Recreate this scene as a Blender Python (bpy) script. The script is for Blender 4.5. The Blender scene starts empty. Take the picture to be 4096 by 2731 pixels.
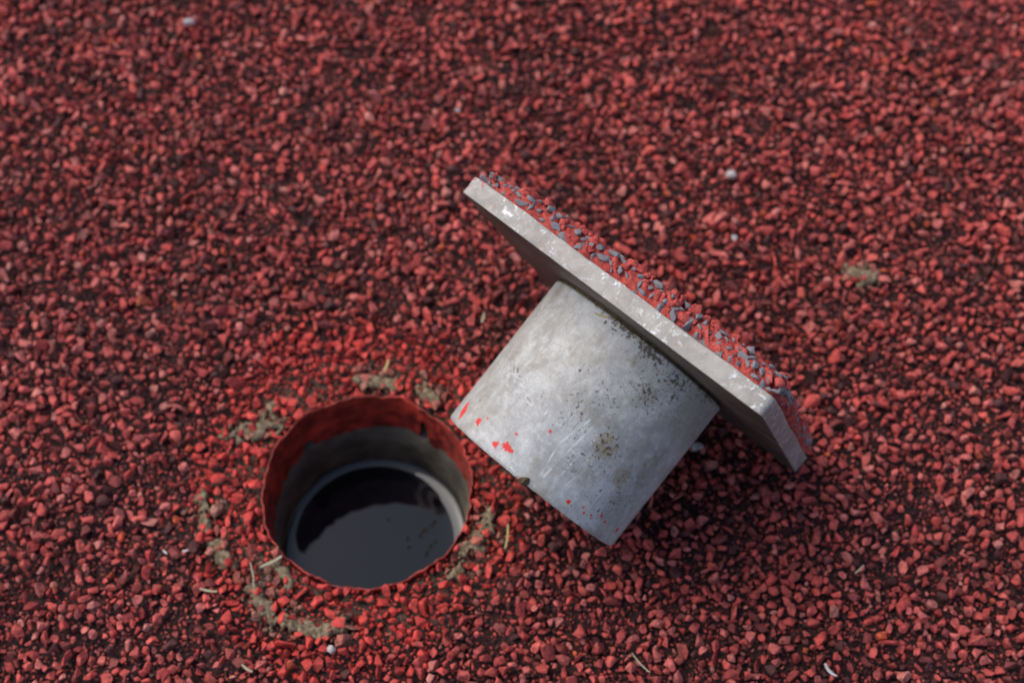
import bpy, bmesh, math, random
import numpy as np
from mathutils import Vector, Matrix, noise

random.seed(7)
rng = np.random.default_rng(11)
scene = bpy.context.scene
COL = scene.collection

# ------------------------------------------------------------------ camera
cam_d = bpy.data.cameras.new('camera')
cam = bpy.data.objects.new('camera', cam_d)
COL.objects.link(cam)
cam.matrix_world = (Matrix.Translation((0, 0, 0.652563))
                    @ Matrix.Rotation(math.pi / 2 - 1.05491, 4, 'X')
                    @ Matrix.Rotation(-0.010189, 4, 'Z'))
cam_d.sensor_width = 36.0
cam_d.lens = 52.73
cam_d.clip_start = 0.01
cam_d.clip_end = 1000.0
cam_d.dof.use_dof = True
cam_d.dof.focus_distance = 0.588
cam_d.dof.aperture_fstop = 7.8
scene.camera = cam

# ------------------------------------------------------------------ light
SUN_EL, SUN_AZ = math.radians(50), math.radians(152)     # azimuth: direction towards the sun, from +x towards +y
world = bpy.data.worlds.new('World')
scene.world = world
world.use_nodes = True
wn = world.node_tree
for n in list(wn.nodes):
    wn.nodes.remove(n)
wo = wn.nodes.new('ShaderNodeOutputWorld')
bg = wn.nodes.new('ShaderNodeBackground')
sky = wn.nodes.new('ShaderNodeTexSky')
sky.sky_type = 'NISHITA'
sky.sun_disc = False
sky.sun_elevation = SUN_EL
sky.sun_rotation = math.pi / 2 - SUN_AZ
sky.dust_density = 2.6
sky.air_density = 1.0
sky.ozone_density = 1.0
bg.inputs['Strength'].default_value = 0.15
wn.links.new(sky.outputs[0], bg.inputs['Color'])
wn.links.new(bg.outputs[0], wo.inputs['Surface'])

sun_d = bpy.data.lights.new('sun', 'SUN')
sun_d.energy = 1.5
sun_d.angle = math.radians(52)
sun_d.color = (1.0, 0.94, 0.85)
sun = bpy.data.objects.new('sun', sun_d)
COL.objects.link(sun)
sd = Vector((math.cos(SUN_EL) * math.cos(SUN_AZ), math.cos(SUN_EL) * math.sin(SUN_AZ), math.sin(SUN_EL)))
sun.rotation_euler = sd.to_track_quat('Z', 'Y').to_euler()
sun.location = sd * 3

scene.view_settings.view_transform = 'Standard'
scene.view_settings.look = 'None'
scene.view_settings.gamma = 1.0
scene.view_settings.use_curve_mapping = False
scene.view_settings.exposure = 0.50

# ------------------------------------------------------------------ helpers
def tag(o, label=None, cat=None, group=None, kind=None):
    if label: o['label'] = label
    if cat: o['category'] = cat
    if group: o['group'] = group
    if kind: o['kind'] = kind
    return o


def link(name, mesh, mat, parent=None):
    o = bpy.data.objects.new(name, mesh)
    COL.objects.link(o)
    if mat: mesh.materials.append(mat) if not mesh.materials else None
    if parent: o.parent = parent
    return o


def mesh_np(name, V, F, colors=None, smooth=False, attr='tint'):
    """V (n,3), F (m,3) or (m,4) arrays -> mesh, with an optional per vertex colour attribute"""
    me = bpy.data.meshes.new(name)
    V = np.asarray(V, dtype=np.float32)
    F = np.asarray(F, dtype=np.int32)
    k = F.shape[1]
    me.vertices.add(len(V))
    me.vertices.foreach_set('co', V.ravel())
    me.loops.add(F.size)
    me.loops.foreach_set('vertex_index', F.ravel())
    me.polygons.add(len(F))
    me.polygons.foreach_set('loop_start', np.arange(0, F.size, k, dtype=np.int32))
    me.polygons.foreach_set('use_smooth', np.full(len(F), smooth, dtype=bool))
    me.update(calc_edges=True)
    if colors is not None:
        a = me.attributes.new(attr, 'FLOAT_COLOR', 'POINT')
        c = np.ones((len(V), 4), dtype=np.float32)
        c[:, :colors.shape[1]] = colors
        a.data.foreach_set('color', c.ravel())
    return me


class NB:
    """small node builder"""
    def __init__(s, name):
        s.m = bpy.data.materials.new(name)
        s.m.use_nodes = True
        s.t = s.m.node_tree
        s.b = s.t.nodes['Principled BSDF']
        s.tc = s.t.nodes.new('ShaderNodeTexCoord')

    def n(s, typ, **kw):
        x = s.t.nodes.new(typ)
        for k, v in kw.items(): setattr(x, k, v)
        return x

    def set(s, sock, v):
        if hasattr(v, 'is_output') or isinstance(v, bpy.types.NodeSocket): s.t.links.new(v, sock)
        elif v is not None:
            if isinstance(v, tuple) and len(v) == 3 and sock.type == 'RGBA': v = v + (1,)
            sock.default_value = v

    def noise(s, scale, detail=4, rough=0.55, vec=None, dist=0.0):
        x = s.n('ShaderNodeTexNoise')
        x.inputs['Scale'].default_value = scale
        x.inputs['Detail'].default_value = detail
        x.inputs['Roughness'].default_value = rough
        x.inputs['Distortion'].default_value = dist
        s.set(x.inputs['Vector'], vec if vec is not None else s.tc.outputs['Object'])
        return x.outputs['Fac']

    def ramp(s, v, lo, hi, a=0.0, b=1.0, smooth=True):
        x = s.n('ShaderNodeMapRange')
        if smooth: x.interpolation_type = 'SMOOTHSTEP'
        s.set(x.inputs[0], v)
        for i, q in zip((1, 2, 3, 4), (lo, hi, a, b)): x.inputs[i].default_value = q
        return x.outputs[0]

    def math(s, op, a, b=0.0):
        x = s.n('ShaderNodeMath', operation=op)
        s.set(x.inputs[0], a); s.set(x.inputs[1], b)
        return x.outputs[0]

    def mix(s, f, a, b, mode='MIX'):
        x = s.n('ShaderNodeMix', data_type='RGBA', blend_type=mode)
        s.set(x.inputs[0], f); s.set(x.inputs[6], a); s.set(x.inputs[7], b)
        return x.outputs[2]

    def attr(s, name):
        x = s.n('ShaderNodeAttribute', attribute_name=name)
        return x

    def mapping(s, scale, vec=None, rot=(0, 0, 0)):
        x = s.n('ShaderNodeMapping')
        s.set(x.inputs['Vector'], vec if vec is not None else s.tc.outputs['Object'])
        x.inputs['Scale'].default_value = scale
        x.inputs['Rotation'].default_value = rot
        return x.outputs[0]

    def bump(s, h, strength=0.3, dist=0.001):
        x = s.n('ShaderNodeBump')
        x.inputs['Strength'].default_value = strength
        x.inputs['Distance'].default_value = dist
        s.set(x.inputs['Height'], h)
        s.t.links.new(x.outputs[0], s.b.inputs['Normal'])

    def out(s, color=None, rough=None, metal=None, spec=None):
        s.set(s.b.inputs['Base Color'], color)
        s.set(s.b.inputs['Roughness'], rough)
        s.set(s.b.inputs['Metallic'], metal)
        s.set(s.b.inputs['Specular IOR Level'], spec)
        return s.m


# ------------------------------------------------------------------ materials
def mat_granule():
    b = NB('granule_rubber')
    a = b.attr('tint').outputs['Color']
    f1 = b.noise(420, 3)
    f2 = b.noise(1500, 2)
    c = b.mix(b.ramp(f1, 0.38, 0.70, 0.0, 0.7), a, (0.055, 0.018, 0.017))
    c = b.mix(b.ramp(f2, 0.56, 0.78, 0.0, 0.25), c, (0.52, 0.18, 0.14))
    b.bump(f2, 0.5, 0.0004)
    return b.out(c, 0.72, 0.0, 0.28)


def mat_binder():
    b = NB('track_binder')
    o = b.tc.outputs['Object']
    f = b.noise(300, 5)
    near = b.mix(b.ramp(f, 0.35, 0.7), (0.010, 0.005, 0.005), (0.045, 0.012, 0.011))
    v = b.n('ShaderNodeTexVoronoi'); v.inputs['Scale'].default_value = 210
    b.set(v.inputs['Vector'], o)
    sep = b.n('ShaderNodeSeparateColor'); b.set(sep.inputs[0], v.outputs['Color'])
    lr_ = b.n('ShaderNodeVectorMath', operation='LENGTH'); b.set(lr_.inputs[0], o)
    ring = b.math('SUBTRACT', 1.0, b.ramp(b.math('ADD', lr_.outputs['Value'], b.math('MULTIPLY', b.noise(45, 3), 0.03)), 0.075, 0.100))
    near = b.mix(ring, near, b.mix(b.ramp(f, 0.4, 0.62), (0.024, 0.016, 0.012), (0.10, 0.068, 0.047)))
    far = b.mix(sep.outputs[0], (0.12, 0.03, 0.03), (0.42, 0.085, 0.08))
    far = b.mix(b.ramp(v.outputs['Distance'], 0.25, 0.62), far, (0.035, 0.012, 0.012))
    ln = b.n('ShaderNodeVectorMath', operation='LENGTH')
    b.set(ln.inputs[0], o)
    k = b.ramp(b.math('ADD', ln.outputs['Value'], b.math('MULTIPLY', f, 0.02)), 0.40, 0.46)
    c = b.mix(k, near, far)
    h = b.mix(k, f, b.math('SUBTRACT', 1.0, v.outputs['Distance']))
    b.bump(h, 0.9, 0.002)
    return b.out(c, 0.8, 0.0, 0.25)


def mat_plain(name, c1, c2, scale, rough=0.8, spec=0.3, bump=0.4, bscale=None, bd=0.0006):
    b = NB(name)
    f = b.noise(scale, 5)
    c = b.mix(b.ramp(f, 0.32, 0.68), c1, c2)
    b.bump(b.noise(bscale or scale * 3, 4), bump, bd)
    return b.out(c, rough, 0.0, spec)


def mat_cylinder():
    b = NB('weathered_aluminium')
    mk = b.n('ShaderNodeSeparateColor')
    at = b.attr('marks')
    b.set(mk.inputs[0], at.outputs['Color'])
    red, dirt, scr = mk.outputs
    brown = at.outputs['Alpha']
    fine = b.noise(1400, 3, 0.6)
    mid = b.noise(330, 4, 0.6)
    big = b.noise(48, 6, 0.68, dist=0.9)
    # fine scratches running along the axis and round it
    st1 = b.noise(1.0, 4, 0.65, vec=b.mapping((40, 1500, 1500)))
    st2 = b.noise(1.0, 2, 0.5, vec=b.mapping((1700, 160, 160), rot=(0, 0, 0.25)))
    c = b.mix(b.ramp(big, 0.3, 0.7), (0.26, 0.26, 0.255), (0.45, 0.452, 0.45))
    c = b.mix(b.ramp(mid, 0.45, 0.70, 0.0, 0.45), c, (0.62, 0.62, 0.60))
    c = b.mix(b.ramp(b.noise(90, 5, 0.65), 0.50, 0.70, 0.0, 0.65), c, (0.22, 0.205, 0.17))
    c = b.mix(b.math('MULTIPLY', b.ramp(st1, 0.58, 0.66, 0.0, 0.6), b.ramp(b.noise(50, 4), 0.42, 0.62)), c, (0.17, 0.165, 0.15))
    c = b.mix(b.math('MULTIPLY', b.ramp(st2, 0.62, 0.70, 0.0, 0.45), b.ramp(b.noise(40, 3), 0.5, 0.62)), c, (0.72, 0.72, 0.71))
    st3 = b.noise(1.0, 3, 0.6, vec=b.mapping((900, 90, 900), rot=(0.5, 0.3, 0.9)))
    c = b.mix(b.math('MULTIPLY', b.ramp(st3, 0.62, 0.68, 0.0, 0.6), b.ramp(b.noise(35, 3), 0.48, 0.6)), c, (0.19, 0.185, 0.17))
    c = b.mix(b.math('MULTIPLY', b.ramp(fine, 0.58, 0.66), 0.6), c, (0.20, 0.195, 0.18))
    c = b.mix(b.ramp(b.noise(26, 6, 0.75), 0.46, 0.62, 0.0, 0.5), c, (0.25, 0.225, 0.175))
    # painted-on wear: scratches, dirt, stains, red paint
    c = b.mix(b.ramp(b.math('SUBTRACT', scr, 0.5), 0.05, 0.45, 0.0, 0.6), c, (0.76, 0.765, 0.77))
    c = b.mix(b.ramp(b.math('SUBTRACT', 0.5, scr), 0.04, 0.4, 0.0, 0.75), c, (0.17, 0.17, 0.17))
    br = b.ramp(b.math('ADD', brown, b.math('ADD', b.math('MULTIPLY', b.math('SUBTRACT', mid, 0.5), 2.2), b.math('MULTIPLY', b.math('SUBTRACT', b.noise(1100, 4, 0.7), 0.5), 1.8))), 0.45, 1.0, 0.0, 0.8)
    c = b.mix(br, c, (0.21, 0.165, 0.09))
    sp = b.noise(620, 4, 0.65)
    dk = b.ramp(b.math('ADD', b.math('MULTIPLY', dirt, 0.34), sp), 0.68, 0.75)
    c = b.mix(b.math('MULTIPLY', dk, 0.9), c, (0.055, 0.045, 0.030))
    rp = b.ramp(b.math('ADD', red, b.math('MULTIPLY', b.math('SUBTRACT', b.noise(520, 5, 0.75), 0.5), 2.4)), 0.44, 0.60)
    c = b.mix(rp, c, (0.55, 0.030, 0.022))
    nonmetal = b.math('MAXIMUM', b.math('MAXIMUM', dk, rp), br)
    met = b.math('MULTIPLY', b.math('SUBTRACT', 1.0, nonmetal), b.ramp(big, 0.3, 0.7, 0.12, 0.34))
    ro = b.ramp(mid, 0.3, 0.75, 0.60, 0.80)
    h = b.math('ADD', b.math('MULTIPLY', st1, 0.6), b.math('ADD', fine, b.math('MULTIPLY', b.math('ADD', dk, rp), 0.8)))
    h = b.math('ADD', h, b.math('MULTIPLY', scr, -1.2))
    b.bump(h, 0.28, 0.00025)
    return b.out(c, ro, met, 0.4)


def mat_plate():
    b = NB('sawn_aluminium_plate')
    big = b.noise(70, 4, 0.6)
    fl = b.noise(340, 6, 0.74, dist=0.5)
    st = b.noise(1.0, 3, 0.6, vec=b.mapping((250, 1600, 1600)))
    c = b.mix(b.ramp(big, 0.3, 0.7), (0.24, 0.22, 0.20), (0.34, 0.32, 0.29))
    flake = b.ramp(fl, 0.535, 0.60)
    patch = b.ramp(b.noise(60, 4), 0.42, 0.60)
    flake = b.math('MULTIPLY', flake, patch)
    c = b.mix(b.math('MULTIPLY', flake, 0.65), c, (0.72, 0.72, 0.72))
    c = b.mix(b.ramp(b.noise(700, 4, 0.7), 0.62, 0.72, 0.0, 0.6), c, (0.16, 0.14, 0.12))
    c = b.mix(b.ramp(st, 0.6, 0.75, 0.0, 0.25), c, (0.30, 0.27, 0.25))
    rust = b.ramp(b.noise(110, 5, 0.7), 0.60, 0.72, 0.0, 0.5)
    c = b.mix(rust, c, (0.26, 0.17, 0.11))
    # red overspray on the corner where the coating starts
    d = b.n('ShaderNodeVectorMath', operation='DISTANCE')
    b.set(d.inputs[0], b.tc.outputs['Object'])
    d.inputs[1].default_value = (-0.0075, -0.0755, 0.0795)
    rp = b.math('SUBTRACT', 1.0, b.ramp(d.outputs['Value'], 0.004, 0.011))
    rp = b.ramp(b.math('ADD', rp, b.math('MULTIPLY', b.math('SUBTRACT', b.noise(520, 4, 0.7), 0.5), 2.2)), 1.05, 1.2)
    c = b.mix(rp, c, (0.40, 0.10, 0.09))
    # underside painted dark and streaky, standing in for the dim ground it reflects
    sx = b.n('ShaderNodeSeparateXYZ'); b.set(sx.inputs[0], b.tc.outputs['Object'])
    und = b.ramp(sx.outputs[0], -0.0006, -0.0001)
    under_shade = b.mix(b.ramp(b.noise(1.0, 4, 0.6, vec=b.mapping((900, 60, 400))), 0.35, 0.7), (0.08, 0.062, 0.050), (0.21, 0.18, 0.15))
    c = b.mix(und, c, under_shade)
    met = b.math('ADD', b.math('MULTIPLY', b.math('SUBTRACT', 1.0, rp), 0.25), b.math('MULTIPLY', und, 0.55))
    h = b.math('ADD', b.math('MULTIPLY', fl, 0.8), b.math('MULTIPLY', flake, 0.6))
    b.bump(b.math('ADD', h, b.math('MULTIPLY', st, 0.4)), 0.35, 0.0005)
    return b.out(c, b.ramp(fl, 0.4, 0.6, 0.62, 0.45), met, 0.4)


def mat_rubber():
    b = NB('red_track_rubber')
    f = b.noise(240, 5, 0.6)
    c = b.mix(b.ramp(f, 0.3, 0.7), (0.36, 0.045, 0.036), (0.56, 0.10, 0.078))
    c = b.mix(b.ramp(b.noise(520, 5, 0.7), 0.52, 0.66, 0.0, 0.75), c, (0.13, 0.026, 0.024))
    b.bump(b.noise(700, 5, 0.65), 1.0, 0.0012)
    return b.out(c, 0.7, 0.0, 0.25)


def mat_chip():
    b = NB('grey_stone_chip')
    f = b.noise(500, 4, 0.6)
    c = b.mix(b.ramp(f, 0.3, 0.7), (0.10, 0.108, 0.118), (0.24, 0.255, 0.275))
    c = b.mix(b.ramp(b.noise(230, 4, 0.6), 0.58, 0.63), c, (0.40, 0.055, 0.045))
    b.bump(b.noise(1300, 4, 0.6), 0.5, 0.0005)
    return b.out(c, 0.62, 0.0, 0.4)


def mat_water():
    b = NB('dark_water')
    b.b.inputs['IOR'].default_value = 1.333
    return b.out((0.004, 0.005, 0.007), 0.0, 0.0, 0.9)


M_GRAN = mat_granule()
M_BIND = mat_binder()
M_CYL = mat_cylinder()
M_PLATE = mat_plate()
M_RUB = mat_rubber()
M_CHIP = mat_chip()
M_WATER = mat_water()
M_COAT = mat_plain('red_resin_coating', (0.13, 0.013, 0.008), (0.42, 0.040, 0.024), 90, 0.42, 0.4, 0.5, 140, 0.0015)
M_TUBE = mat_plain('grey_tube_wall', (0.055, 0.050, 0.038), (0.12, 0.110, 0.085), 75, 0.85, 0.2, 0.9, 220, 0.0015)
M_MUD = mat_plain('dried_khaki_mud', (0.13, 0.090, 0.053), (0.31, 0.240, 0.155), 420, 0.92, 0.15, 1.0, 900, 0.0016)
M_STRAW = mat_plain('pale_straw', (0.24, 0.195, 0.12), (0.42, 0.36, 0.25), 300, 0.7, 0.3)
M_YSTRAW = mat_plain('yellow_straw', (0.34, 0.26, 0.09), (0.46, 0.36, 0.15), 300, 0.7, 0.3)
M_PEB = mat_plain('white_pebble', (0.36, 0.31, 0.30), (0.52, 0.49, 0.48), 350, 0.5, 0.45)
M_SOIL = mat_plain('brown_soil', (0.05, 0.035, 0.02), (0.13, 0.095, 0.055), 500, 0.95, 0.1, 0.9)
M_FLOAT = mat_plain('floating_debris', (0.012, 0.012, 0.010), (0.05, 0.045, 0.035), 400, 0.9, 0.1)

# ------------------------------------------------------------------ ground
HX, HY, HR = -0.069503, 0.290851, 0.05
ZS = -0.0042                                          # binder level; granule tops come up to about z = 0.001


def rim_r(a):
    v = Vector((math.cos(a) * 3.1, math.sin(a) * 3.1, 1.7))
    w = Vector((math.cos(a) * 9.0, math.sin(a) * 9.0, 4.7))
    return HR + 0.0012 * noise.noise(v) + 0.0007 * noise.noise(w) + 0.0005 * noise.noise(w * 2.7)


NA = 288
rr = [None, 0.0525, 0.056, 0.062, 0.072, 0.09, 0.12, 0.17, 0.25, 0.36, 0.55, 0.9, 1.6, 3, 6, 14, 35, 90, 250]
V, F = [], []
for i, r in enumerate(rr):
    for k in range(NA):
        a = 2 * math.pi * k / NA
        R_ = rim_r(a) + 0.0004 if r is None else r
        z = ZS + (0.0010 * noise.noise(Vector((R_ * math.cos(a), R_ * math.sin(a), 0.3)) * 60) if 0.05 < R_ < 0.5 and r else 0)
        V.append((R_ * math.cos(a), R_ * math.sin(a), z))
for i in range(len(rr) - 1):
    for k in range(NA):
        k2 = (k + 1) % NA
        F.append((i * NA + k, (i + 1) * NA + k, (i + 1) * NA + k2, i * NA + k2))
track = link('running_track', mesh_np('running_track', V, F, smooth=True), M_BIND)
track.location = (HX, HY, 0)
tag(track, 'dark red running track surface of bonded rubber granules', 'track', kind='structure')

# plug frame (x: axis towards the free end, y: along the plate edge, z: up the plate)
PM = Matrix(((-0.6281163, 0.73438535, -0.25719268), (-0.68223963, -0.67871632, -0.27183312),
             (-0.37419113, 0.00472422, 0.92733957)))
PO = Vector((0.05687753, 0.32792255, 0.07246882))
CR, CL, PA, PT = 0.045784, 0.078513, 0.0780, 0.008969
PMn = np.array(PM); POn = np.array(PO)


# ---- granule shapes
def proto_hi(seed):
    r = random.Random(seed)
    bm = bmesh.new()
    bmesh.ops.create_icosphere(bm, subdivisions=2, radius=1.0)
    P = np.array([v.co for v in bm.verts]); T = np.array([[v.index for v in f.verts] for f in bm.faces])
    bm.free()
    g = np.random.default_rng(seed)
    P = P * (1 + 0.10 * g.standard_normal((len(P), 1)))
    for _ in range(r.randint(5, 8)):
        n = g.standard_normal(3); n /= np.linalg.norm(n)
        d = r.uniform(0.26, 0.66)
        q = P @ n
        P = P - np.outer(np.maximum(q - d, 0), n)
    if r.random() < 0.4:                               # bent chips
        P[:, 2] += 0.35 * P[:, 0] ** 2
    P = P * np.array([1.12, r.uniform(0.75, 1.05), r.uniform(0.75, 1.05)])
    P -= P.mean(0)
    P /= np.sqrt((P[:, 0].max() - P[:, 0].min()) * (P[:, 1].max() - P[:, 1].min())) / 2
    return P, T


def proto_lo(seed, npts):
    g = np.random.default_rng(seed)
    bm = bmesh.new()
    for _ in range(npts):
        p = g.standard_normal(3); p /= np.linalg.norm(p)
        p *= np.array([1.2, g.uniform(0.7, 1.0), g.uniform(0.5, 0.9)]) * g.uniform(0.85, 1.1)
        bm.verts.new(p)
    res = bmesh.ops.convex_hull(bm, input=bm.verts)
    bmesh.ops.delete(bm, geom=[v for v in bm.verts if not v.link_faces], context='VERTS')
    bmesh.ops.triangulate(bm, faces=bm.faces[:])
    bm.verts.index_update()
    P = np.array([v.co for v in bm.verts]); T = np.array([[v.index for v in f.verts] for f in bm.faces])
    bm.free()
    return P, T


def proto_mid(seed):
    P, T = proto_lo(seed, 9 + seed % 4)
    g = np.random.default_rng(seed + 5000)
    P = P * np.array([g.uniform(0.85, 1.25), g.uniform(0.75, 1.1), g.uniform(1.0, 1.5)])
    P = P - P.mean(0)
    return P / (np.sqrt(np.ptp(P[:, 0]) * np.ptp(P[:, 1])) / 2), T


HI = [proto_hi(100 + i) for i in range(20)] + [proto_mid(400 + i) for i in range(30)]
MD = [proto_lo(300 + i, 13) for i in range(24)]
LO = [proto_lo(500 + i, 8) for i in range(16)]


def rot_mats(n, flat=1.0):
    """random rotations; flat < 1 keeps the short axis nearer to vertical"""
    yaw = rng.uniform(0, 2 * math.pi, n)
    tilt = rng.normal(0, 1.0 * flat, n)
    spin = rng.uniform(0, 2 * math.pi, n)
    c, s = np.cos(yaw), np.sin(yaw)
    Z = np.zeros((n, 3, 3)); Z[:, 0, 0] = c; Z[:, 0, 1] = -s; Z[:, 1, 0] = s; Z[:, 1, 1] = c; Z[:, 2, 2] = 1
    c, s = np.cos(tilt), np.sin(tilt)
    X = np.zeros((n, 3, 3)); X[:, 0, 0] = 1; X[:, 1, 1] = c; X[:, 1, 2] = -s; X[:, 2, 1] = s; X[:, 2, 2] = c
    c, s = np.cos(spin), np.sin(spin)
    Y = np.zeros((n, 3, 3)); Y[:, 0, 0] = c; Y[:, 0, 1] = -s; Y[:, 1, 0] = s; Y[:, 1, 1] = c; Y[:, 2, 2] = 1
    return Z @ X @ Y


# ---- scatter
X0, X1, Y0, Y1 = -0.40, 0.40, 0.11, 0.72
CELL = 0.008
NXc = int((X1 - X0) / CELL) + 1
grid = {}
G = {'x': [], 'y': [], 'r': [], 'cls': []}


def dens(x, y, s, o):
    return noise.noise(Vector((x * s, y * s, o)))


def in_view(x, y, m=0.05):
    hw = 0.227 + (y - 0.196) * 0.168
    return abs(x) < hw + m and y < 0.66


def scatter(cls, tries, rlo, rhi, pw, pack, occ, fscale):
    xs = rng.uniform(X0, X1, tries); ys = rng.uniform(Y0, Y1, tries)
    rs = rlo + (rhi - rlo) * rng.uniform(0, 1, tries) ** pw
    us = rng.uniform(0, 1, tries)
    for x, y, r, u in zip(xs.tolist(), ys.tolist(), rs.tolist(), us.tolist()):
        if not in_view(x, y): continue
        dh = math.hypot(x - HX, y - HY)
        if dh < HR + 0.0004 + r * 0.25: continue
        if occ and u > 0.66 + 0.9 * dens(x, y, fscale, cls * 3.0): continue
        cx, cy = int((x - X0) / CELL), int((y - Y0) / CELL)
        ok = True
        for i in (cx - 1, cx, cx + 1):
            for j in (cy - 1, cy, cy + 1):
                for (gx, gy, gr) in grid.get((i, j), ()):
                    if (gx - x) ** 2 + (gy - y) ** 2 < (pack * (gr + r)) ** 2:
                        ok = False; break
                if not ok: break
            if not ok: break
        if not ok: continue
        grid.setdefault((cx, cy), []).append((x, y, r))
        G['x'].append(x); G['y'].append(y); G['r'].append(r); G['cls'].append(cls)


scatter(0, 90000, 0.0014, 0.0030, 1.3, 0.83, True, 55.0)
scatter(1, 190000, 0.0008, 0.0014, 1.0, 0.80, True, 70.0)
scatter(2, 170000, 0.0006, 0.0012, 1.0, 0.58, False, 1.0)
gx, gy, gr, gc = (np.array(G[k]) for k in ('x', 'y', 'r', 'cls'))
NG = len(gx)
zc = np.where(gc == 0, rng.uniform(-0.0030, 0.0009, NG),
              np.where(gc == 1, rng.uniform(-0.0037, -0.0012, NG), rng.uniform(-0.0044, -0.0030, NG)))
und = np.array([0.0009 * dens(a, b_, 45, 9.0) for a, b_ in zip(gx, gy)])
zc = zc + und


# push granules down where the plug presses on them
def plug_clear(P, r):
    L = (P - POn) @ PMn
    rad = np.hypot(L[:, 1], L[:, 2])
    incyl = (L[:, 0] > -0.001 - r) & (L[:, 0] < CL + r) & (rad < CR + r * 0.8)
    inpl = (L[:, 0] > -PT - 0.006 - r) & (L[:, 0] < r) & (np.abs(L[:, 1]) < PA + r) & (np.abs(L[:, 2]) < PA + r * 0.8)
    return incyl | inpl


for _ in range(8):
    hit = plug_clear(np.stack([gx, gy, zc], 1), gr)
    zc[hit] -= 0.0006

# ---- colour of every granule
dh = np.hypot(gx - HX, gy - HY)
ang = np.arctan2(gy - HY, gx - HX)
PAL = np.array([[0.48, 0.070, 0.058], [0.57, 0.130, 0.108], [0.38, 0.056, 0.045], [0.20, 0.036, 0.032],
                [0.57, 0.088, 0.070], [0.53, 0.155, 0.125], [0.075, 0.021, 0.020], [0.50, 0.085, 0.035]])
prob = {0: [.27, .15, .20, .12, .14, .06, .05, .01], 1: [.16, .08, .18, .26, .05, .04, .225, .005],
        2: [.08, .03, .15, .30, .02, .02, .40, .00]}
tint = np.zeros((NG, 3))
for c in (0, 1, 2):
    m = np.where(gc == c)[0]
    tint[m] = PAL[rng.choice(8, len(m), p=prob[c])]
tint *= rng.uniform(0.88, 1.10, (NG, 1))
tint[:, 1:] *= rng.uniform(0.85, 1.2, (NG, 1))
wear = np.array([dens(a, b_, 14, 21.0) + 0.6 * dens(a, b_, 33, 27.0) for a, b_ in zip(gx, gy)])
tint *= (0.95 + 0.22 * wear)[:, None].clip(0.6, 1.2)          # faded and grimy patches
# red paint once brushed round the socket, thinning out irregularly
edge = 0.092 + 0.018 * np.array([dens(math.cos(t) * 1.4, math.sin(t) * 1.4, 1.0, 5.5) for t in ang]) \
    + 0.010 * np.array([dens(a, b_, 60, 2.0) for a, b_ in zip(gx, gy)])
pf = np.clip((edge - dh) / 0.016, 0, 1)
pf = np.where(rng.uniform(0, 1, NG) < pf, 0.85, 0.0)[:, None] * np.array([1.0])
paint = np.array([0.64, 0.056, 0.042]) * rng.uniform(0.7, 1.1, (NG, 1))
tint = tint * (1 - pf) + paint * pf
# dusty granules beside the khaki mud
MUDC = [(-0.1252, 0.324), (-0.145, 0.278), (-0.136, 0.261), (-0.1177, 0.2376), (-0.105, 0.228), (-0.083, 0.222),
        (-0.066, 0.349), (-0.042, 0.341), (-0.0133, 0.2728), (-0.022, 0.256), (0.1798, 0.408), (-0.118, 0.252)]
for mx, my in MUDC:
    d = np.hypot(gx - mx, gy - my)
    k = (rng.uniform(0, 1, NG) < np.clip((0.013 - d) / 0.010, 0, 0.6))[:, None] * rng.uniform(0.3, 0.8, (NG, 1))
    tint = tint * (1 - k) + np.array([0.22, 0.17, 0.115]) * k

dust = ((gc == 2) & (rng.uniform(0, 1, NG) < np.clip((0.084 - dh) / 0.02, 0, 0.4)))[:, None] * rng.uniform(0.4, 0.9, (NG, 1))
tint = tint * (1 - dust) + np.array([0.16, 0.115, 0.082]) * dust
# ---- bake: the 300 that show largest become parts of their own, the rest one sheet of stuff
ROT = rot_mats(NG, 0.9)
pro = rng.integers(0, 1000, NG)
cd = np.sqrt(gx ** 2 + gy ** 2 + 0.6526 ** 2)
size_px = np.where(gc == 0, gr / cd, 0)
vis = (np.abs(gx) < 0.222 + (gy - 0.196) * 0.165) & (gy > 0.20) & (gy < 0.585)
under = plug_clear(np.stack([gx, gy, np.full(NG, 0.02)], 1), np.full(NG, 0.002)) | (np.hypot(gx - 0.03, gy - 0.30) < 0.05)
order = np.argsort(-np.where(vis & ~under, size_px, 0))
single = set(order[:300].tolist())
bulkV, bulkF, bulkC, base = [], [], [], 0
for cls, PR in ((0, HI), (1, MD), (2, LO)):
    for pi, (P, T) in enumerate(PR):
        idx = np.where((gc == cls) & (pro % len(PR) == pi))[0]
        idx = np.array([i for i in idx if i not in single], dtype=int)
        if not len(idx): continue
        W = np.einsum('nij,kj->nki', ROT[idx], P) * gr[idx][:, None, None]
        W += np.stack([gx[idx], gy[idx], zc[idx]], 1)[:, None, :]
        bulkV.append(W.reshape(-1, 3))
        bulkF.append((T[None] + (np.arange(len(idx)) * len(P))[:, None, None] + base).reshape(-1, 3))
        bulkC.append(np.repeat(tint[idx], len(P), 0))
        base += len(idx) * len(P)
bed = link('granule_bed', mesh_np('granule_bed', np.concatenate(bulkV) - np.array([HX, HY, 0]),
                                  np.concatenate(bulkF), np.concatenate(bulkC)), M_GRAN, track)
bed['kind'] = 'stuff'
for i in order[:300].tolist():
    P, T = HI[pro[i] % len(HI)]
    W = (P @ ROT[i].T) * gr[i]
    o = link('granule', mesh_np('granule', W, T, np.repeat(tint[i][None], len(P), 0)), M_GRAN, track)
    o.location = (gx[i] - HX, gy[i] - HY, zc[i])

# ------------------------------------------------------------------ ground socket and water
sock = bpy.data.objects.new('ground_socket', None)
COL.objects.link(sock)
sock.location = (HX, HY, 0)
tag(sock, 'round open ground socket with torn red coating and grey tube wall', 'socket')

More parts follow.
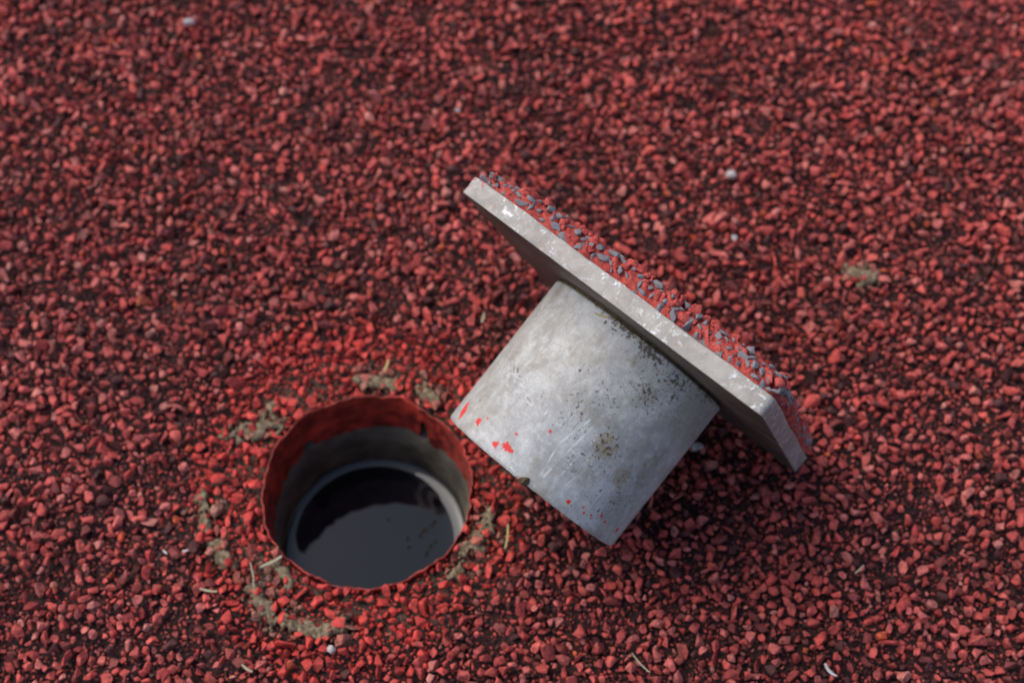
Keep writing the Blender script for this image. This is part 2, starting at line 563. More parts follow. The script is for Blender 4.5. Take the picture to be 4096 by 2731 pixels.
NA2, NZ = 320, 26
TUBE_R, TUBE_TOP, WZ = 0.0464, -0.035, -0.066
V, F = [], []
def coat_depth(a):
    d = 0.0352 + 0.0040 * noise.noise(Vector((math.cos(a) * 2.2, math.sin(a) * 2.2, 8.1))) \
        + 0.0024 * noise.noise(Vector((math.cos(a) * 9, math.sin(a) * 9, 3.3))) + 0.0012 * noise.noise(Vector((math.cos(a) * 26, math.sin(a) * 26, 3.3)))
    for a0, w, dep in ((1.02, 0.055, 0.024), (2.30, 0.07, 0.012), (0.35, 0.03, 0.010), (2.75, 0.03, 0.006)):
        t = (a - a0 + math.pi) % (2 * math.pi) - math.pi
        d -= dep * math.exp(-(t / w) ** 4)
    return d
for j in range(NZ + 1):
    t = j / NZ
    for k in range(NA2):
        a = 2 * math.pi * k / NA2
        dep = coat_depth(a)
        lip = 0.0002 + 0.0018 * noise.noise(Vector((math.cos(a) * 6, math.sin(a) * 6, 1.0))) + 0.0007 * noise.noise(Vector((math.cos(a) * 21, math.sin(a) * 21, 1.0)))
        z = lip - t * (dep + lip)
        n1 = noise.noise(Vector((math.cos(a) * 4, math.sin(a) * 4, z * 60)))
        n2 = noise.noise(Vector((math.cos(a) * 13, math.sin(a) * 13, z * 160)))
        r = rim_r(a) - 0.0004 * t + 0.0011 * n1 * min(1, t * 4) + 0.0006 * n2
        if t < 0.10: r += 0.0012 * (1 - t / 0.10) ** 2 * noise.noise(Vector((math.cos(a) * 5, math.sin(a) * 5, 6.0)))
        V.append((r * math.cos(a), r * math.sin(a), z))
for j in range(NZ):
    for k in range(NA2):
        k2 = (k + 1) % NA2
        F.append((j * NA2 + k, j * NA2 + k2, (j + 1) * NA2 + k2, (j + 1) * NA2 + k))
coat = link('red_coating', mesh_np('red_coating', V, F, smooth=True), M_COAT, sock)
so = coat.modifiers.new('thickness', 'SOLIDIFY'); so.thickness = 0.0006; so.offset = 1.0
coat['label'] = 'torn dark red resin coating inside the socket mouth'
# dark bedding behind the coating and the grey sleeve below it
def lathe(name, prof, mat, parent, n=160, smooth=True):
    V, F = [], []
    for (r, z) in prof:
        for k in range(n):
            a = 2 * math.pi * k / n
            V.append((r * math.cos(a), r * math.sin(a), z))
    for j in range(len(prof) - 1):
        for k in range(n):
            k2 = (k + 1) % n
            F.append((j * n + k, j * n + k2, (j + 1) * n + k2, (j + 1) * n + k))
    return link(name, mesh_np(name, V, F, smooth=smooth), mat, parent)
M_BED = mat_plain('black_bedding', (0.006, 0.006, 0.006), (0.02, 0.018, 0.016), 200, 0.95, 0.1)
bedd = lathe('bedding', [(0.0560, -0.0035), (0.0535, -0.010), (0.0540, -0.024), (0.0555, -0.06)], M_BED, sock)
bedd['label'] = 'black bedding showing through the tears'
tube = lathe('sleeve_tube', [(0.0560, TUBE_TOP + 0.004), (0.0500, TUBE_TOP + 0.003), (0.0486, TUBE_TOP + 0.001), (TUBE_R + 0.0008, TUBE_TOP - 0.003),
                             (TUBE_R, TUBE_TOP - 0.007), (TUBE_R, -0.06), (TUBE_R, -0.10), (TUBE_R, -0.13), (0.001, -0.13)], M_TUBE, sock)
tube.location = (-0.0012, -0.0012, 0)
tube['label'] = 'grey tube wall going down into the water'

prof = []
for d in (0.0, 0.0002, 0.0005, 0.0009, 0.0014, 0.002, 0.0027, 0.0036, 0.005, 0.007, 0.010, 0.016, 0.026, 0.038, 0.0455):
    prof.append((TUBE_R + 0.0001 - d, WZ + 0.0016 * math.exp(-d / 0.0026)))
water = lathe('water', prof[::-1], M_WATER, None, n=200)
wm = water.data
bmw = bmesh.new(); bmw.from_mesh(wm)
inner = [v for v in bmw.verts if math.hypot(v.co.x, v.co.y) < 0.0013]
inner.sort(key=lambda v: math.atan2(v.co.y, v.co.x)); bmw.faces.new(inner)
bmesh.ops.recalc_face_normals(bmw, faces=bmw.faces)
if sum(f.normal.z for f in bmw.faces) < 0: bmesh.ops.reverse_faces(bmw, faces=bmw.faces)
for f in bmw.faces: f.smooth = True
bmw.to_mesh(wm); bmw.free()
water.location = (HX - 0.0012, HY - 0.0012, 0)
tag(water, 'still dark water standing in the ground socket', 'water', kind='structure')

# debris floating on the water
for i, (fx, fy, s) in enumerate([(-0.0407, 0.3013, 1.6), (-0.0425, 0.2990, 1.2), (-0.0455, 0.2965, 1.9), (-0.0479, 0.2935, 1.2),
                                 (-0.0545, 0.2917, 1.5), (-0.0536, 0.2874, 1.2), (-0.0429, 0.2872, 1.6), (-0.0445, 0.2838, 1.8),
                                 (-0.0647, 0.3024, 0.9), (-0.0400, 0.2900, 1.1)]):
    bm = bmesh.new()
    n = 9
    ring = []
    for k in range(n):
        a = 2 * math.pi * k / n
        q = s * 0.001 * random.uniform(0.45, 1.1)
        ring.append(bm.verts.new((q * math.cos(a) * 1.3, q * math.sin(a) * 0.8, random.uniform(0.0, 0.0002))))
    c = bm.verts.new((0, 0, 0.0004)); c2 = bm.verts.new((0, 0, -0.0003))
    for k in range(n):
        bm.faces.new((ring[k], ring[(k + 1) % n], c)); bm.faces.new((ring[(k + 1) % n], ring[k], c2))
    me = bpy.data.meshes.new('floating_speck'); bm.to_mesh(me); bm.free()
    o = link('floating_speck', me, M_FLOAT)
    o.location = (fx, fy, WZ + 0.0002); o.rotation_euler = (0, 0, random.uniform(0, 6))
    tag(o, 'tiny dark speck of debris floating on the water', 'debris', 'specks floating on the water')

# ------------------------------------------------------------------ the plug
plug = bpy.data.objects.new('socket_plug', None)
COL.objects.link(plug)
plug.matrix_world = Matrix.Translation(PO) @ PM.to_4x4()
tag(plug, 'aluminium plug with square plate lying on its side beside the open socket', 'plug')

# cylinder body: fine grid so that marks sit where they are on the metal
NAc = 640
xs = np.concatenate([np.linspace(0.0012, 0.0020, 4), np.linspace(0.0024, CL - 0.0016, 150), CL - 0.0016 + 0.0016 * np.sin(np.linspace(0.2, 1.57, 6))])
def cyl_r(x):
    r = CR
    if x < 0.0021: r -= 0.0008 * (1 - (x - 0.0012) / 0.0009) ** 2
    e = CL - x
    if e < 0.0016: r -= 0.0007 * (1 - e / 0.0016) ** 2
    r -= 0.00007 / (1 + math.exp(-(x - 0.0353) / 0.0003))       # the lower half was turned a hair thinner
    return r
angs = np.linspace(0, 2 * np.pi, NAc, endpoint=False)        # angle from local +z towards +y
V, F = [], []
for x in xs:
    r = cyl_r(x)
    for a in angs:
        q = r + 0.00006 * noise.noise(Vector((x * 90, math.cos(a) * 4, math.sin(a) * 4)))
        e = CL - x
        xx = x
        if e < 0.0012: xx += 0.00022 * noise.noise(Vector((math.cos(a) * 22, math.sin(a) * 22, 0.4)))
        V.append((xx, q * math.sin(a), q * math.cos(a)))
nx = len(xs)
ii, kk = np.meshgrid(np.arange(nx - 1), np.arange(NAc), indexing='ij')
k2 = (kk + 1) % NAc
F = np.stack([ii * NAc + kk, (ii + 1) * NAc + kk, (ii + 1) * NAc + k2, ii * NAc + k2], -1).reshape(-1, 4)
V = np.array(V)
AX = np.repeat(xs, NAc) * 1000
AN = np.tile(np.degrees(angs), nx); AN = np.where(AN > 180, AN - 360, AN)
ARC = CR * 1000 * math.pi / 180                            # mm per degree
def spot(x, a, rx, ra):
    return np.exp(-(((AX - x) / rx) ** 2 + ((AN - a) * ARC / ra) ** 2))
def line(x0, a0, x1, a1, w):
    px, py = AX - x0, (AN - a0) * ARC
    dx, dy = x1 - x0, (a1 - a0) * ARC
    L2 = dx * dx + dy * dy
    t = np.clip((px * dx + py * dy) / L2, 0, 1)
    d = np.hypot(px - t * dx, py - t * dy)
    return np.exp(-(d / w) ** 2) * (0.6 + 0.4 * np.sin(t * 9 + x0))
red = np.zeros(len(V)); dirt = np.zeros(len(V)); scr = np.full(len(V), 0.5); brn = np.zeros(len(V))
for x, a, rx, ra in ((70.5, -50.5, 4.2, 2.0), (72.5, -47.5, 3.4, 1.6), (70.8, -30.1, 1.9, 2.0), (73.1, -11.5, 1.8, 2.2), (71.2, -5.0, 1.9, 3.2), (54.9, 7.9, 0.9, 1.0),
                     (64.5, -5.5, 0.8, 1.0), (73.1, 38.8, 1.1, 1.2), (71.2, 47.9, 0.8, 0.8), (73.0, 50.0, 0.7, 0.8), (69.8, 61.2, 1.2, 1.0),
                     (70.6, 66.2, 0.9, 1.0), (70.8, 83.5, 2.0, 2.2), (72.0, 55.0, 0.7, 0.8), (67.0, -26.0, 0.7, 0.8)):
    red = np.maximum(red, 0.95 * spot(x, a, rx, ra))
for x, a, rx, ra, s in ((1.0, -14, 3.0, 12, .55), (2.0, 8, 4.0, 13, .8), (3.5, 24, 5.0, 12, .8), (6.0, 43.5, 6.0, 13, .62), (2, 62, 4, 14, .6), (18.0, 36, 9.0, 10, .6), (11, 48, 7, 7, .5),
                        (46, 36, 9, 9, .55), (40, 12, 12, 12, .35), (55, 30, 12, 14, .35), (28, 20, 14, 16, .3), (60, 62, 12, 6, .5),
                        (27.5, 0.5, .8, .8, 1.0), (5.0, -5.0, 1.0, .9, .9), (46, -34, 10, 8, .35), (66, -40, 8, 6, .3)):
    dirt = np.maximum(dirt, s * spot(x, a, rx, ra))
for x, a, rx, ra, s in ((46, 36, 8, 8, .95), (51.5, 55.8, 7, 7, .95), (62, -15, 9, 9, .4), (20, 62, 10, 9, .55), (55, 74, 12, 6, .5), (6, 40, 6, 22, .5), (1.5, 0, 2.2, 40, .7), (1.5, 60, 2.2, 40, .6), (18, 36, 8, 8, .4), (38, -42, 14, 5, .4),
                        (12, -30, 8, 6, .35), (60, 66, 10, 5, .5)):
    brn = np.maximum(brn, s * spot(x, a, rx, ra))
lr = random.Random(5)
for x0, a0, x1, a1, w, s in ((56, -24.6, 37.6, -23.7, .30, -1), (45.4, -8.1, 50, -2.3, .32, -1), (50, -2.3, 55, -5.0, .25, -.8), (5.8, -22.5, 31.1, -25.4, .20, -.9),
                             (71.1, 19.8, 40.2, 24, .34, 1), (71.1, 18.0, 58, 15.6, .25, .9), (56, 15.6, 41, 20.5, .3, .9), (68, 26, 44, 29, .3, .7), (73, 30, 55, 36, .3, .6),
                             (60, -8, 45, -14, .28, -.7), (71.4, 62.3, 54.4, 64.8, .5, -.9), (66, 58, 58, 61, .35, -.7), (76, 24, 70, 38, .2, -.8), (63, 18, 68, 28, .2, -.8), (28, 52, 16, 48, .3, -.6),
                             (35, 40, 22, 44, .2, -.6), (40, -50, 20, -52, .25, -.5), (25, -40, 5, -44, .2, .6)):
    scr = scr + 0.5 * s * line(x0, a0, x1, a1, w)
for _ in range(26):                                        # the hatch of short gouges
    x = lr.uniform(43, 52); a = lr.uniform(-24, -13)
    scr = scr - 0.42 * line(x, a, x + lr.uniform(0.6, 2.2), a + lr.uniform(2, 5), 0.17)
for _ in range(40):
    x = lr.uniform(52, 74); a = lr.uniform(-48, -5)
    scr = scr - 0.36 * line(x, a, x + lr.uniform(-2, 2.4), a + lr.uniform(1, 5), 0.15)
for _ in range(60):
    x = lr.uniform(5, 74); a = lr.uniform(-60, 85)
    scr = scr + lr.choice((-.3, .3, -.25)) * line(x, a, x + lr.uniform(-5, 5), a + lr.uniform(-4, 4), 0.14)
for _ in range(70):                                        # long thin scrapes along the axis
    x = lr.uniform(4, 60); a = lr.uniform(-62, 92); L_ = lr.uniform(6, 26)
    scr = scr + lr.choice((-.34, -.28, .30)) * line(x, a, min(76, x + L_), a + lr.uniform(-2.5, 2.5), 0.13)
dirt = np.maximum(dirt, 0.30 * spot(55, 62, 26, 24)); brn = np.maximum(brn, 0.34 * spot(52, 60, 26, 26))  # broad, faint darkening over the lower right side, in specks and brown blotches
brn = np.maximum(brn, 0.30 * spot(40, -46, 40, 10))
scr -= 0.22 * spot(28.6, -13.7, 4.0, 3.0) + 0.12 * spot(33.5, 20, 2.0, 40) * 0.5
scr += 0.05 * spot(35.6, 35, 0.9, 60) + 0.06 / (1 + np.exp(-(AX - 36.0) / 1.2))
marks = np.stack([red, dirt, np.clip(scr, 0, 1), brn], 1)
body = link('cylinder_body', mesh_np('cylinder_body', V, F, marks, smooth=True, attr='marks'), M_CYL, plug)
# inner bore and free end ring (tube with a closed end deeper inside), neck against the plate
bm = bmesh.new(); bm.from_mesh(body.data)
body_label = 'scratched grey aluminium cylinder with red paint spots near its free end'
bm.free()
body['label'] = body_label
def lathe_x(name, prof, mat, parent, n=128):
    V, F = [], []
    for (x, r) in prof:
        for k in range(n):
            a = 2 * math.pi * k / n
            V.append((x, r * math.sin(a), r * math.cos(a)))
    for j in range(len(prof) - 1):
        for k in range(n):
            k2 = (k + 1) % n
            F.append((j * n + k, (j + 1) * n + k, (j + 1) * n + k2, j * n + k2))
    return link(name, mesh_np(name, V, F, smooth=False), mat, parent)
lathe_x('end_ring', [(CL - 0.0004, CR - 0.0009), (CL, CR - 0.0014), (CL, CR - 0.0055), (CL - 0.001, CR - 0.0065), (CL - 0.03, CR - 0.0065), (CL - 0.03, 0.0004)], M_PLATE, plug)
lathe_x('neck', [(-0.0006, CR - 0.0022), (0.0014, CR - 0.0022), (0.0014, CR - 0.0004)], M_SOIL, plug)

# square plate with sawn, uneven edges
def square_loop(half, rc, n_side, n_c):
    pts = []
    for q in range(4):
        cx, cy = [(1, 1), (-1, 1), (-1, -1), (1, -1)][q]
        for k in range(n_c + 1):
            a = q * math.pi / 2 + k / n_c * math.pi / 2
            pts.append((cx * (half - rc) + rc * math.cos(a), cy * (half - rc) + rc * math.sin(a)))
        nx_, ny_ = [(-1, 1), (-1, -1), (1, -1), (1, 1)][q]
        a1 = (q + 1) * math.pi / 2
        p0 = pts[-1]; p1 = (nx_ * (half - rc) + rc * math.cos(a1), ny_ * (half - rc) + rc * math.sin(a1))
        for k in range(1, n_side):
            t = k / n_side
            pts.append((p0[0] + (p1[0] - p0[0]) * t, p0[1] + (p1[1] - p0[1]) * t))
    return pts
def nz(y, z, s, o):
    return noise.noise(Vector((y * s, z * s, o)))
loop = square_loop(PA, 0.0022, 90, 6)
NL = len(loop)
rings = []
for (x, inset, ax_, ai) in ((0.0, 0.030, 0, 0), (0.0, 0.0005, 0, .2), (-0.0002, 0.00015, .2, .25), (-0.0006, 0.0, .2, .25), (-0.0035, 0.0001, 0, .25), (-0.0060, 0.0, 0, .25),
                            (-PT + 0.0008, 0.0, 1.0, .3), (-PT + 0.0002, 0.0002, 1.0, .4), (-PT, 0.0010, 0.3, .5), (-PT, 0.03, 0, 0)):
    ring = []
    for (y, z) in loop:
        m = max(abs(y), abs(z))
        dx = ax_ * (0.00055 * nz(y, z, 45, 1.0) + 0.00035 * nz(y, z, 160, 2.0))
        di = ai * (0.0008 * nz(y, z, 60, 3.0 + x * 90) + 0.0004 * nz(y, z, 240, 4.0))
        k = (m - inset - di * (1 if inset < 0.02 else 0)) / m
        # inset along the normal of the square
        ring.append((x + dx, y * k if inset > 0.02 else y - math.copysign(min(inset + di, abs(y)), y) * (abs(y) > PA - 0.0022),
                     z * k if inset > 0.02 else z - math.copysign(min(inset + di, abs(z)), z) * (abs(z) > PA - 0.0022)))
    rings.append(ring)
bm = bmesh.new()
RV = [[bm.verts.new(p) for p in ring] for ring in rings]
for j in range(len(RV) - 1):
    for k in range(NL):
        k2 = (k + 1) % NL
        bm.faces.new((RV[j][k], RV[j][k2], RV[j + 1][k2], RV[j + 1][k]))
bm.faces.new(RV[0]); bm.faces.new(RV[-1])
bmesh.ops.recalc_face_normals(bm, faces=bm.faces)
me = bpy.data.meshes.new('square_plate'); bm.to_mesh(me); bm.free()
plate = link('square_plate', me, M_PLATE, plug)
for p in me.polygons: p.use_smooth = True
try:
    me.set_sharp_from_angle(angle=math.radians(32))
except Exception:
    pass
plate['label'] = 'bright sawn aluminium plate with flaking white edge'

# rubber layer glued on the outer face
loopR = square_loop(PA - 0.0012, 0.006, 210, 10)
NR = len(loopR)
def rub_thick(y, z):
    # thinner towards the upper left corner where the coating has worn back
    t = 0.0096 + 0.0024 * nz(y, z, 22, 6.0)
    c = math.hypot(y + PA, z - PA)
    t *= 0.62 + 0.38 * min(1, c / 0.035)
    return t
prf = [(0.0, 0.0), (0.05, 0.0002), (0.12, 0.0001), (0.20, -0.0001), (0.28, 0.0), (0.36, 0.0), (0.45, 0.0003), (0.55, 0.0006), (0.64, 0.0011), (0.74, 0.0016), (0.81, 0.0022), (0.88, 0.0030), (0.97, 0.0048), (1.0, 0.0070), (1.02, 0.010), (1.02, 0.016), (1.0, 0.026), (1.0, 0.045), (1.0, 0.070)]
bm = bmesh.new()
RV = []
for (h, ins) in prf:
    ring = []
    for (y, z) in loopR:
        m = max(abs(y), abs(z))
        worn = 0.0026 * max(0, nz(y, z, 38, 11.0) + 0.15) + 0.0022 * max(0.0, 1 - math.hypot(y + PA, z - PA) / 0.012)
        k = (m - ins - worn * (1 - ins / 0.07)) / m
        yy, zz = y * k, z * k
        th = rub_thick(yy, zz)
        l1 = nz(yy, zz + h * 0.01, 190, 7.0); l2 = nz(yy + h * 0.008, zz, 420, 8.0); l3 = nz(yy, zz + h * 0.02, 900, 9.0)
        x = -PT + 0.0006 - h * th - min(1, h * 2) * (0.0020 * l1 + 0.0010 * l2 + 0.0004 * l3)
        kk2 = 1 + min(1, h * 3) * (0.0020 * nz(yy + h * .006, zz + h * .009, 210, 12.0) + 0.0018 * nz(yy + h * .009, zz + h * .006, 430, 13.0) + 0.0010 * nz(yy + h * .01, zz + h * .01, 900, 14.0)) / m * (1 if ins < 0.01 else 0)
        ring.append(bm.verts.new((x, yy * kk2, zz * kk2)))
    RV.append(ring)
for j in range(len(RV) - 1):
    for k in range(NR):
        k2_ = (k + 1) % NR
        bm.faces.new((RV[j][k], RV[j][k2_], RV[j + 1][k2_], RV[j + 1][k]))
bm.faces.new(RV[-1])
# rubber lumps bonded into the layer
lum = random.Random(3)
def surf_point(side, t, u):
    """point on the layer edge: side 0 top, 1 right (+y), 2 left, 3 face; u 0 (plate) .. 1 (outer)"""
    if side == 3:
        y = lum.uniform(-PA + .008, PA - .008); z = lum.uniform(-PA + .008, PA - .008)
        return Vector((-PT - rub_thick(y, z), y, z)), Vector((-1, 0, 0))
    s = -PA + 0.002 + t * (2 * PA - 0.004)
    if side == 0: y, z, n = s, PA - 0.0014, Vector((0, 0, 1))
    elif side == 1: y, z, n = PA - 0.0014, -s, Vector((0, 1, 0))
    else: y, z, n = -PA + 0.0014, s, Vector((0, -1, 0))
    th = rub_thick(y, z)
    worn = 0.0026 * max(0, nz(y, z, 38, 11.0) + 0.15) + 0.0022 * max(0.0, 1 - math.hypot(y + PA, z - PA) / 0.012)
    ins = worn + 0.0036 * max(0, u - 0.45) ** 1.5 * 2
    p = Vector((-PT - u * th, y, z)) - n * ins
    return p, (n * (1.15 - u) + Vector((-1, 0, 0)) * u).normalized()
placed = []
def try_chip(side, t, u, r):
    p, n = surf_point(side, t, u)
    if all((q - p).length > 0.74 * (r + rq) for (q, _, rq) in placed): placed.append((p, n, r))
for k in range(560):
    try_chip(0, lum.random(), lum.uniform(0.10, 0.95), lum.uniform(0.0012, 0.0026) if lum.random() < 0.75 else lum.uniform(0.0026, 0.0036))
for k in range(170):
    try_chip(1, lum.random(), lum.uniform(0.3, 0.95), lum.uniform(0.0011, 0.0026))
for k in range(40):
    try_chip(2, lum.random(), lum.uniform(0.35, 1.0), lum.uniform(0.001, 0.002))
for k in range(60):
    try_chip(3, 0, 1, lum.uniform(0.0012, 0.0024))
HIb = [proto_hi(900 + i) for i in range(10)]
for _ in range(900):
    side = lum.choice((0, 0, 0, 1, 1, 2, 3, 3))
    p, n = surf_point(side, lum.random(), lum.uniform(0.25, 1.05))
    P, T = HIb[lum.randrange(10)]
    r = lum.uniform(0.0011, 0.0028)
    Rm = Matrix.Rotation(lum.uniform(0, 6), 3, 'X') @ Matrix.Rotation(lum.uniform(0, 6), 3, 'Y')
    if any((q - p).length < 0.62 * (r + rq) for (q, _, rq) in placed): continue
    c = p - n * r * 0.25
    vs = [bm.verts.new(Rm @ Vector(q) * r + c) for q in P]
    for t in T: bm.faces.new([vs[i] for i in t])
bmesh.ops.recalc_face_normals(bm, faces=bm.faces)
me = bpy.data.meshes.new('rubber_layer'); bm.to_mesh(me); bm.free()
for p in me.polygons: p.use_smooth = True
rubber = link('rubber_layer', me, M_RUB, plug)
rubber['label'] = 'lumpy red rubber layer with grey stone chips on the plate face'

CH = []
for i in range(14):
    P, T = proto_lo(700 + i, 16)
    me = mesh_np('stone_chip', P, T); me.materials.append(M_CHIP); CH.append(me)
for (p, n, r) in placed:
    o = bpy.data.objects.new('stone_chip', CH[lum.randrange(len(CH))])
    COL.objects.link(o); o.parent = rubber
    o.location = p - n * r * 0.08
    o.rotation_mode = 'QUATERNION'
    q = n.to_track_quat('Z', 'Y')
    o.rotation_quaternion = q @ Matrix.Rotation(lum.uniform(0, 6.28), 3, 'Z').to_quaternion() @ Matrix.Rotation(lum.gauss(0, 0.4), 3, 'X').to_quaternion()
    o.scale = (r, r * lum.uniform(0.7, 1.0), r * lum.uniform(0.7, 0.95))

# ------------------------------------------------------------------ small things lying about
def mud(name_label, pts, rad, seed):
    """dried mud pressed between the granules: lumpy sheet over a path of points"""
    pts = [Vector(p) for p in pts]
    st = 0.0007
    x0 = min(p.x for p in pts) - rad * 2.6; x1 = max(p.x for p in pts) + rad * 2.6
    y0 = min(p.y for p in pts) - rad * 2.6; y1 = max(p.y for p in pts) + rad * 2.6
    nx_, ny_ = int((x1 - x0) / st) + 1, int((y1 - y0) / st) + 1
    c = Vector(((x0 + x1) / 2, (y0 + y1) / 2))
    H = {}
    for i in range(nx_):
        for j in range(ny_):
            p = Vector((x0 + i * st, y0 + j * st))
            if len(pts) == 1: d = (p - pts[0]).length
            else:
                d = 1e9
                for a, b_ in zip(pts[:-1], pts[1:]):
                    ab = b_ - a
                    t = max(0, min(1, (p - a).dot(ab) / ab.length_squared))
                    d = min(d, (p - a - ab * t).length)
            v3 = Vector((p.x, p.y, seed * 0.1))
            rr_ = rad * (1.10 + 1.5 * noise.noise(v3 * 120) + 1.2 * noise.noise(v3 * 330) + 0.7 * noise.noise(v3 * 800))
            if math.hypot(p.x - HX, p.y - HY) < HR + 0.0015: continue
            if d < rr_:
                k = 1 - d / rr_
                H[(i, j)] = (p, -0.0024 + 0.0026 * min(1, k * 2.2) ** 0.8 + 0.0009 * noise.noise(v3 * 420) + 0.0007 * noise.noise(v3 * 1100))
    bm = bmesh.new()
    vs = {k: bm.verts.new((p.x - c.x, p.y - c.y, z)) for k, (p, z) in H.items()}
    for (i, j) in H:
        q = [(i, j), (i + 1, j), (i + 1, j + 1), (i, j + 1)]
        if all(k in vs for k in q): bm.faces.new([vs[k] for k in q])
    for e in list(bm.edges):                                # skirt down into the bed
        pass
    be = [e for e in bm.edges if e.is_boundary]
    ex = bmesh.ops.extrude_edge_only(bm, edges=be)
    for g in ex['geom']:
        if isinstance(g, bmesh.types.BMVert): g.co.z = -0.003
    bmesh.ops.delete(bm, geom=[v for v in bm.verts if not v.link_faces], context='VERTS')
    bmesh.ops.recalc_face_normals(bm, faces=bm.faces)
    me = bpy.data.meshes.new('mud_smear'); bm.to_mesh(me); bm.free()
    for p in me.polygons: p.use_smooth = True
    o = link('mud_smear', me, M_MUD); o.location = (c.x, c.y, 0)
    tag(o, name_label, 'mud', 'dried mud smears')
mud('khaki mud smear beside the upper left rim of the socket', [(-0.1364, 0.3194), (-0.1252, 0.324), (-0.1165, 0.3295)], 0.0050, 1)
mud('narrow upright khaki mud streak left of the socket', [(-0.1461, 0.2890), (-0.1455, 0.280), (-0.1440, 0.2710)], 0.0032, 2)
mud('small mud blot below the narrow streak, lower left of the socket', [(-0.1385, 0.2640), (-0.1335, 0.2570)], 0.0042, 3)
mud('long curved khaki mud streak below the socket', [(-0.1190, 0.2410), (-0.1165, 0.2345), (-0.1090, 0.2290), (-0.0990, 0.2240), (-0.0880, 0.2212), (-0.0780, 0.2262)], 0.0036, 4)
mud('khaki mud patch above the top rim of the socket', [(-0.0744, 0.3473), (-0.0659, 0.3496), (-0.0560, 0.3480)], 0.0042, 5)
mud('mud crumb patch between the socket top rim and the cylinder', [(-0.0420, 0.3440), (-0.0395, 0.3395)], 0.0036, 6)
mud('mud strip between the right rim of the socket and the cylinder end', [(-0.0115, 0.2770), (-0.0150, 0.2690), (-0.0235, 0.2560), (-0.0290, 0.2470)], 0.0036, 7)
mud('pale mud blot far right, behind the plate', [(0.1740, 0.4110), (0.1798, 0.408), (0.1850, 0.4085)], 0.0046, 8)
mud('mud traces against the lower left rim of the socket', [(-0.1090, 0.2530), (-0.1040, 0.2440)], 0.0030, 9)

def straw(p, ang_, L, r, mat, label, group=None, bend=0.04, z=0.0022, tilt=0.1):
    bm = bmesh.new()
    n, m = 8, 6
    prev = None
    for i in range(n + 1):
        t = i / n - 0.5
        c = Vector((t * L, bend * L * (t * t * 4 - 0.5), tilt * L * t))
        w = 0.75 * r * (1 - 0.5 * abs(t) * abs(t) * 4 * 0.8)
        ring = [bm.verts.new(c + Vector((0, w * 1.6 * math.cos(2 * math.pi * k / m), w * 0.7 * math.sin(2 * math.pi * k / m)))) for k in range(m)]
        if prev:
            for k in range(m): bm.faces.new((prev[k], prev[(k + 1) % m], ring[(k + 1) % m], ring[k]))
        else: bm.faces.new(ring[::-1])
        prev = ring
    bm.faces.new(prev)
    me = bpy.data.meshes.new('straw_bit'); bm.to_mesh(me); bm.free()
    o = link('straw_bit', me, mat)
    o.location = (p[0], p[1], z); o.rotation_euler = (0, 0, ang_)
    tag(o, label, 'straw', group)
    return o
SG = 'straw bits scattered on the track'
straw((-0.0144, 0.3826), 1.35, 0.0055, 0.0006, M_STRAW, 'tiny pale straw bit left of the tilted plate', SG)
straw((-0.1120, 0.2535), 0.45, 0.0110, 0.0007, M_STRAW, 'pale split straw by the lower left rim of the socket', SG)
straw((-0.1396, 0.2401), -0.2, 0.0085, 0.0005, M_STRAW, 'thin level straw lower left of the socket', SG)
straw((-0.1192, 0.2035), -0.6, 0.0062, 0.0005, M_STRAW, 'whitish straw bit at the bottom edge, left of the middle', SG)
straw((0.1394, 0.2000), -0.95, 0.0075, 0.0006, M_PEB, 'curved white straw at the bottom edge on the right', SG, 0.12)
straw((0.1582, 0.2470), 0.7, 0.0058, 0.0004, M_STRAW, 'short pale straw right of the cylinder, near the lower right', SG)
straw((0.0556, 0.2042), -0.9, 0.0120, 0.0003, M_STRAW, 'hair-thin straw near the bottom edge below the cylinder', SG)
straw((-0.0032, 0.2650), 1.45, 0.0120, 0.0005, M_YSTRAW, 'thin brown straw under the free end of the cylinder', SG)
straw((-0.1614, 0.2590), -0.7, 0.0030, 0.0004, M_PEB, 'tiny white straw fragment far left of the socket', SG)
straw((-0.1200, 0.2465), 1.75, 0.0140, 0.0003, M_STRAW, 'hair-thin upright straw left of the lower socket rim', SG)
straw((-0.1520, 0.2595), 0.2, 0.0028, 0.0004, M_PEB, 'tiny white chip of straw near the narrow mud streak', SG)
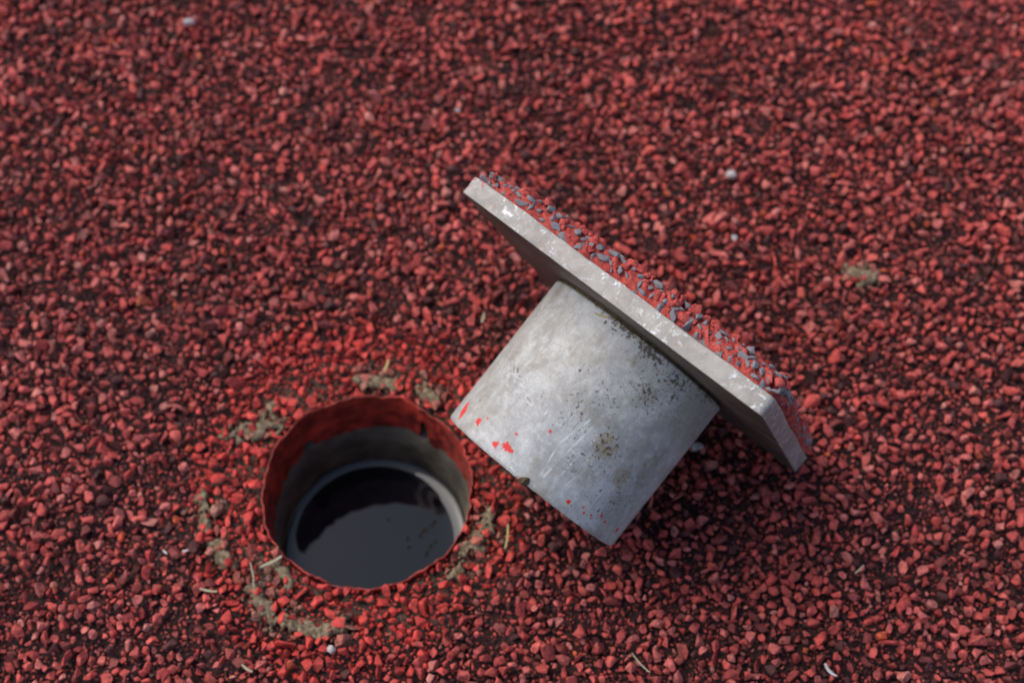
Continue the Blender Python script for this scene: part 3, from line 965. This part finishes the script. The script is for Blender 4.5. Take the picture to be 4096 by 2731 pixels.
straw((-0.0620, 0.3560), 1.2, 0.0060, 0.0006, M_YSTRAW, 'short yellow straw above the top rim of the socket', SG)
# a straw caught on the cylinder beside the plate
s_ = straw((0, 0, 0), 0, 0.0068, 0.00035, M_YSTRAW, 'yellow straw stuck on the cylinder beside the plate', SG, 0.05, 0, 0.0)
a0, a1 = math.radians(-12.9), math.radians(-5.2)
pA = PO + PM @ Vector((0.0048, (CR + .0002) * math.sin(a0), (CR + .0002) * math.cos(a0)))
pB = PO + PM @ Vector((0.0027, (CR + .0002) * math.sin(a1), (CR + .0002) * math.cos(a1)))
s_.location = (pA + pB) / 2
s_.rotation_euler = (pB - pA).to_track_quat('X', 'Z').to_euler()

def lump(name, p, r, mat, label, cat, group=None, seed=1):
    P, T = proto_hi(seed)
    me = mesh_np(name, P * r, T)
    o = link(name, me, mat); o.location = p
    tag(o, label, cat, group)
    return o
PG = 'pale pebbles on the track'
lump('pale_pebble', (-0.1817, 0.579, 0.0020), 0.0024, M_PEB, 'blurred white pebble near the top left', 'pebble', PG, 21)
lump('pale_pebble', (0.1178, 0.4698, 0.0022), 0.0028, M_PEB, 'largest white pebble, right of the top of the plate', 'pebble', PG, 22)
lump('pale_pebble', (0.0885, 0.3095, 0.0028), 0.0026, M_PEB, 'pinkish white pebble in the shade under the plate', 'pebble', PG, 23)
lump('pale_pebble', (0.1157, 0.4296, 0.0016), 0.0016, M_PEB, 'small pale pebble just right of the plate', 'pebble', PG, 24)
lump('pale_pebble', (-0.0283, 0.5149, 0.0016), 0.0014, M_PEB, 'small pale pebble above the plate corner', 'pebble', PG, 25)
lump('pale_pebble', (-0.0820, 0.2120, 0.0018), 0.0021, M_PEB, 'pinkish white pebble below the long mud streak', 'pebble', PG, 26)
ac = math.radians(13.8)
pc = PO + PM @ Vector((CL - 0.0006, CR * math.sin(ac), CR * math.cos(ac)))
lump('soil_crumb', pc, 0.0021, M_SOIL, 'brown soil crumb stuck on the free edge of the cylinder', 'soil', None, 31)
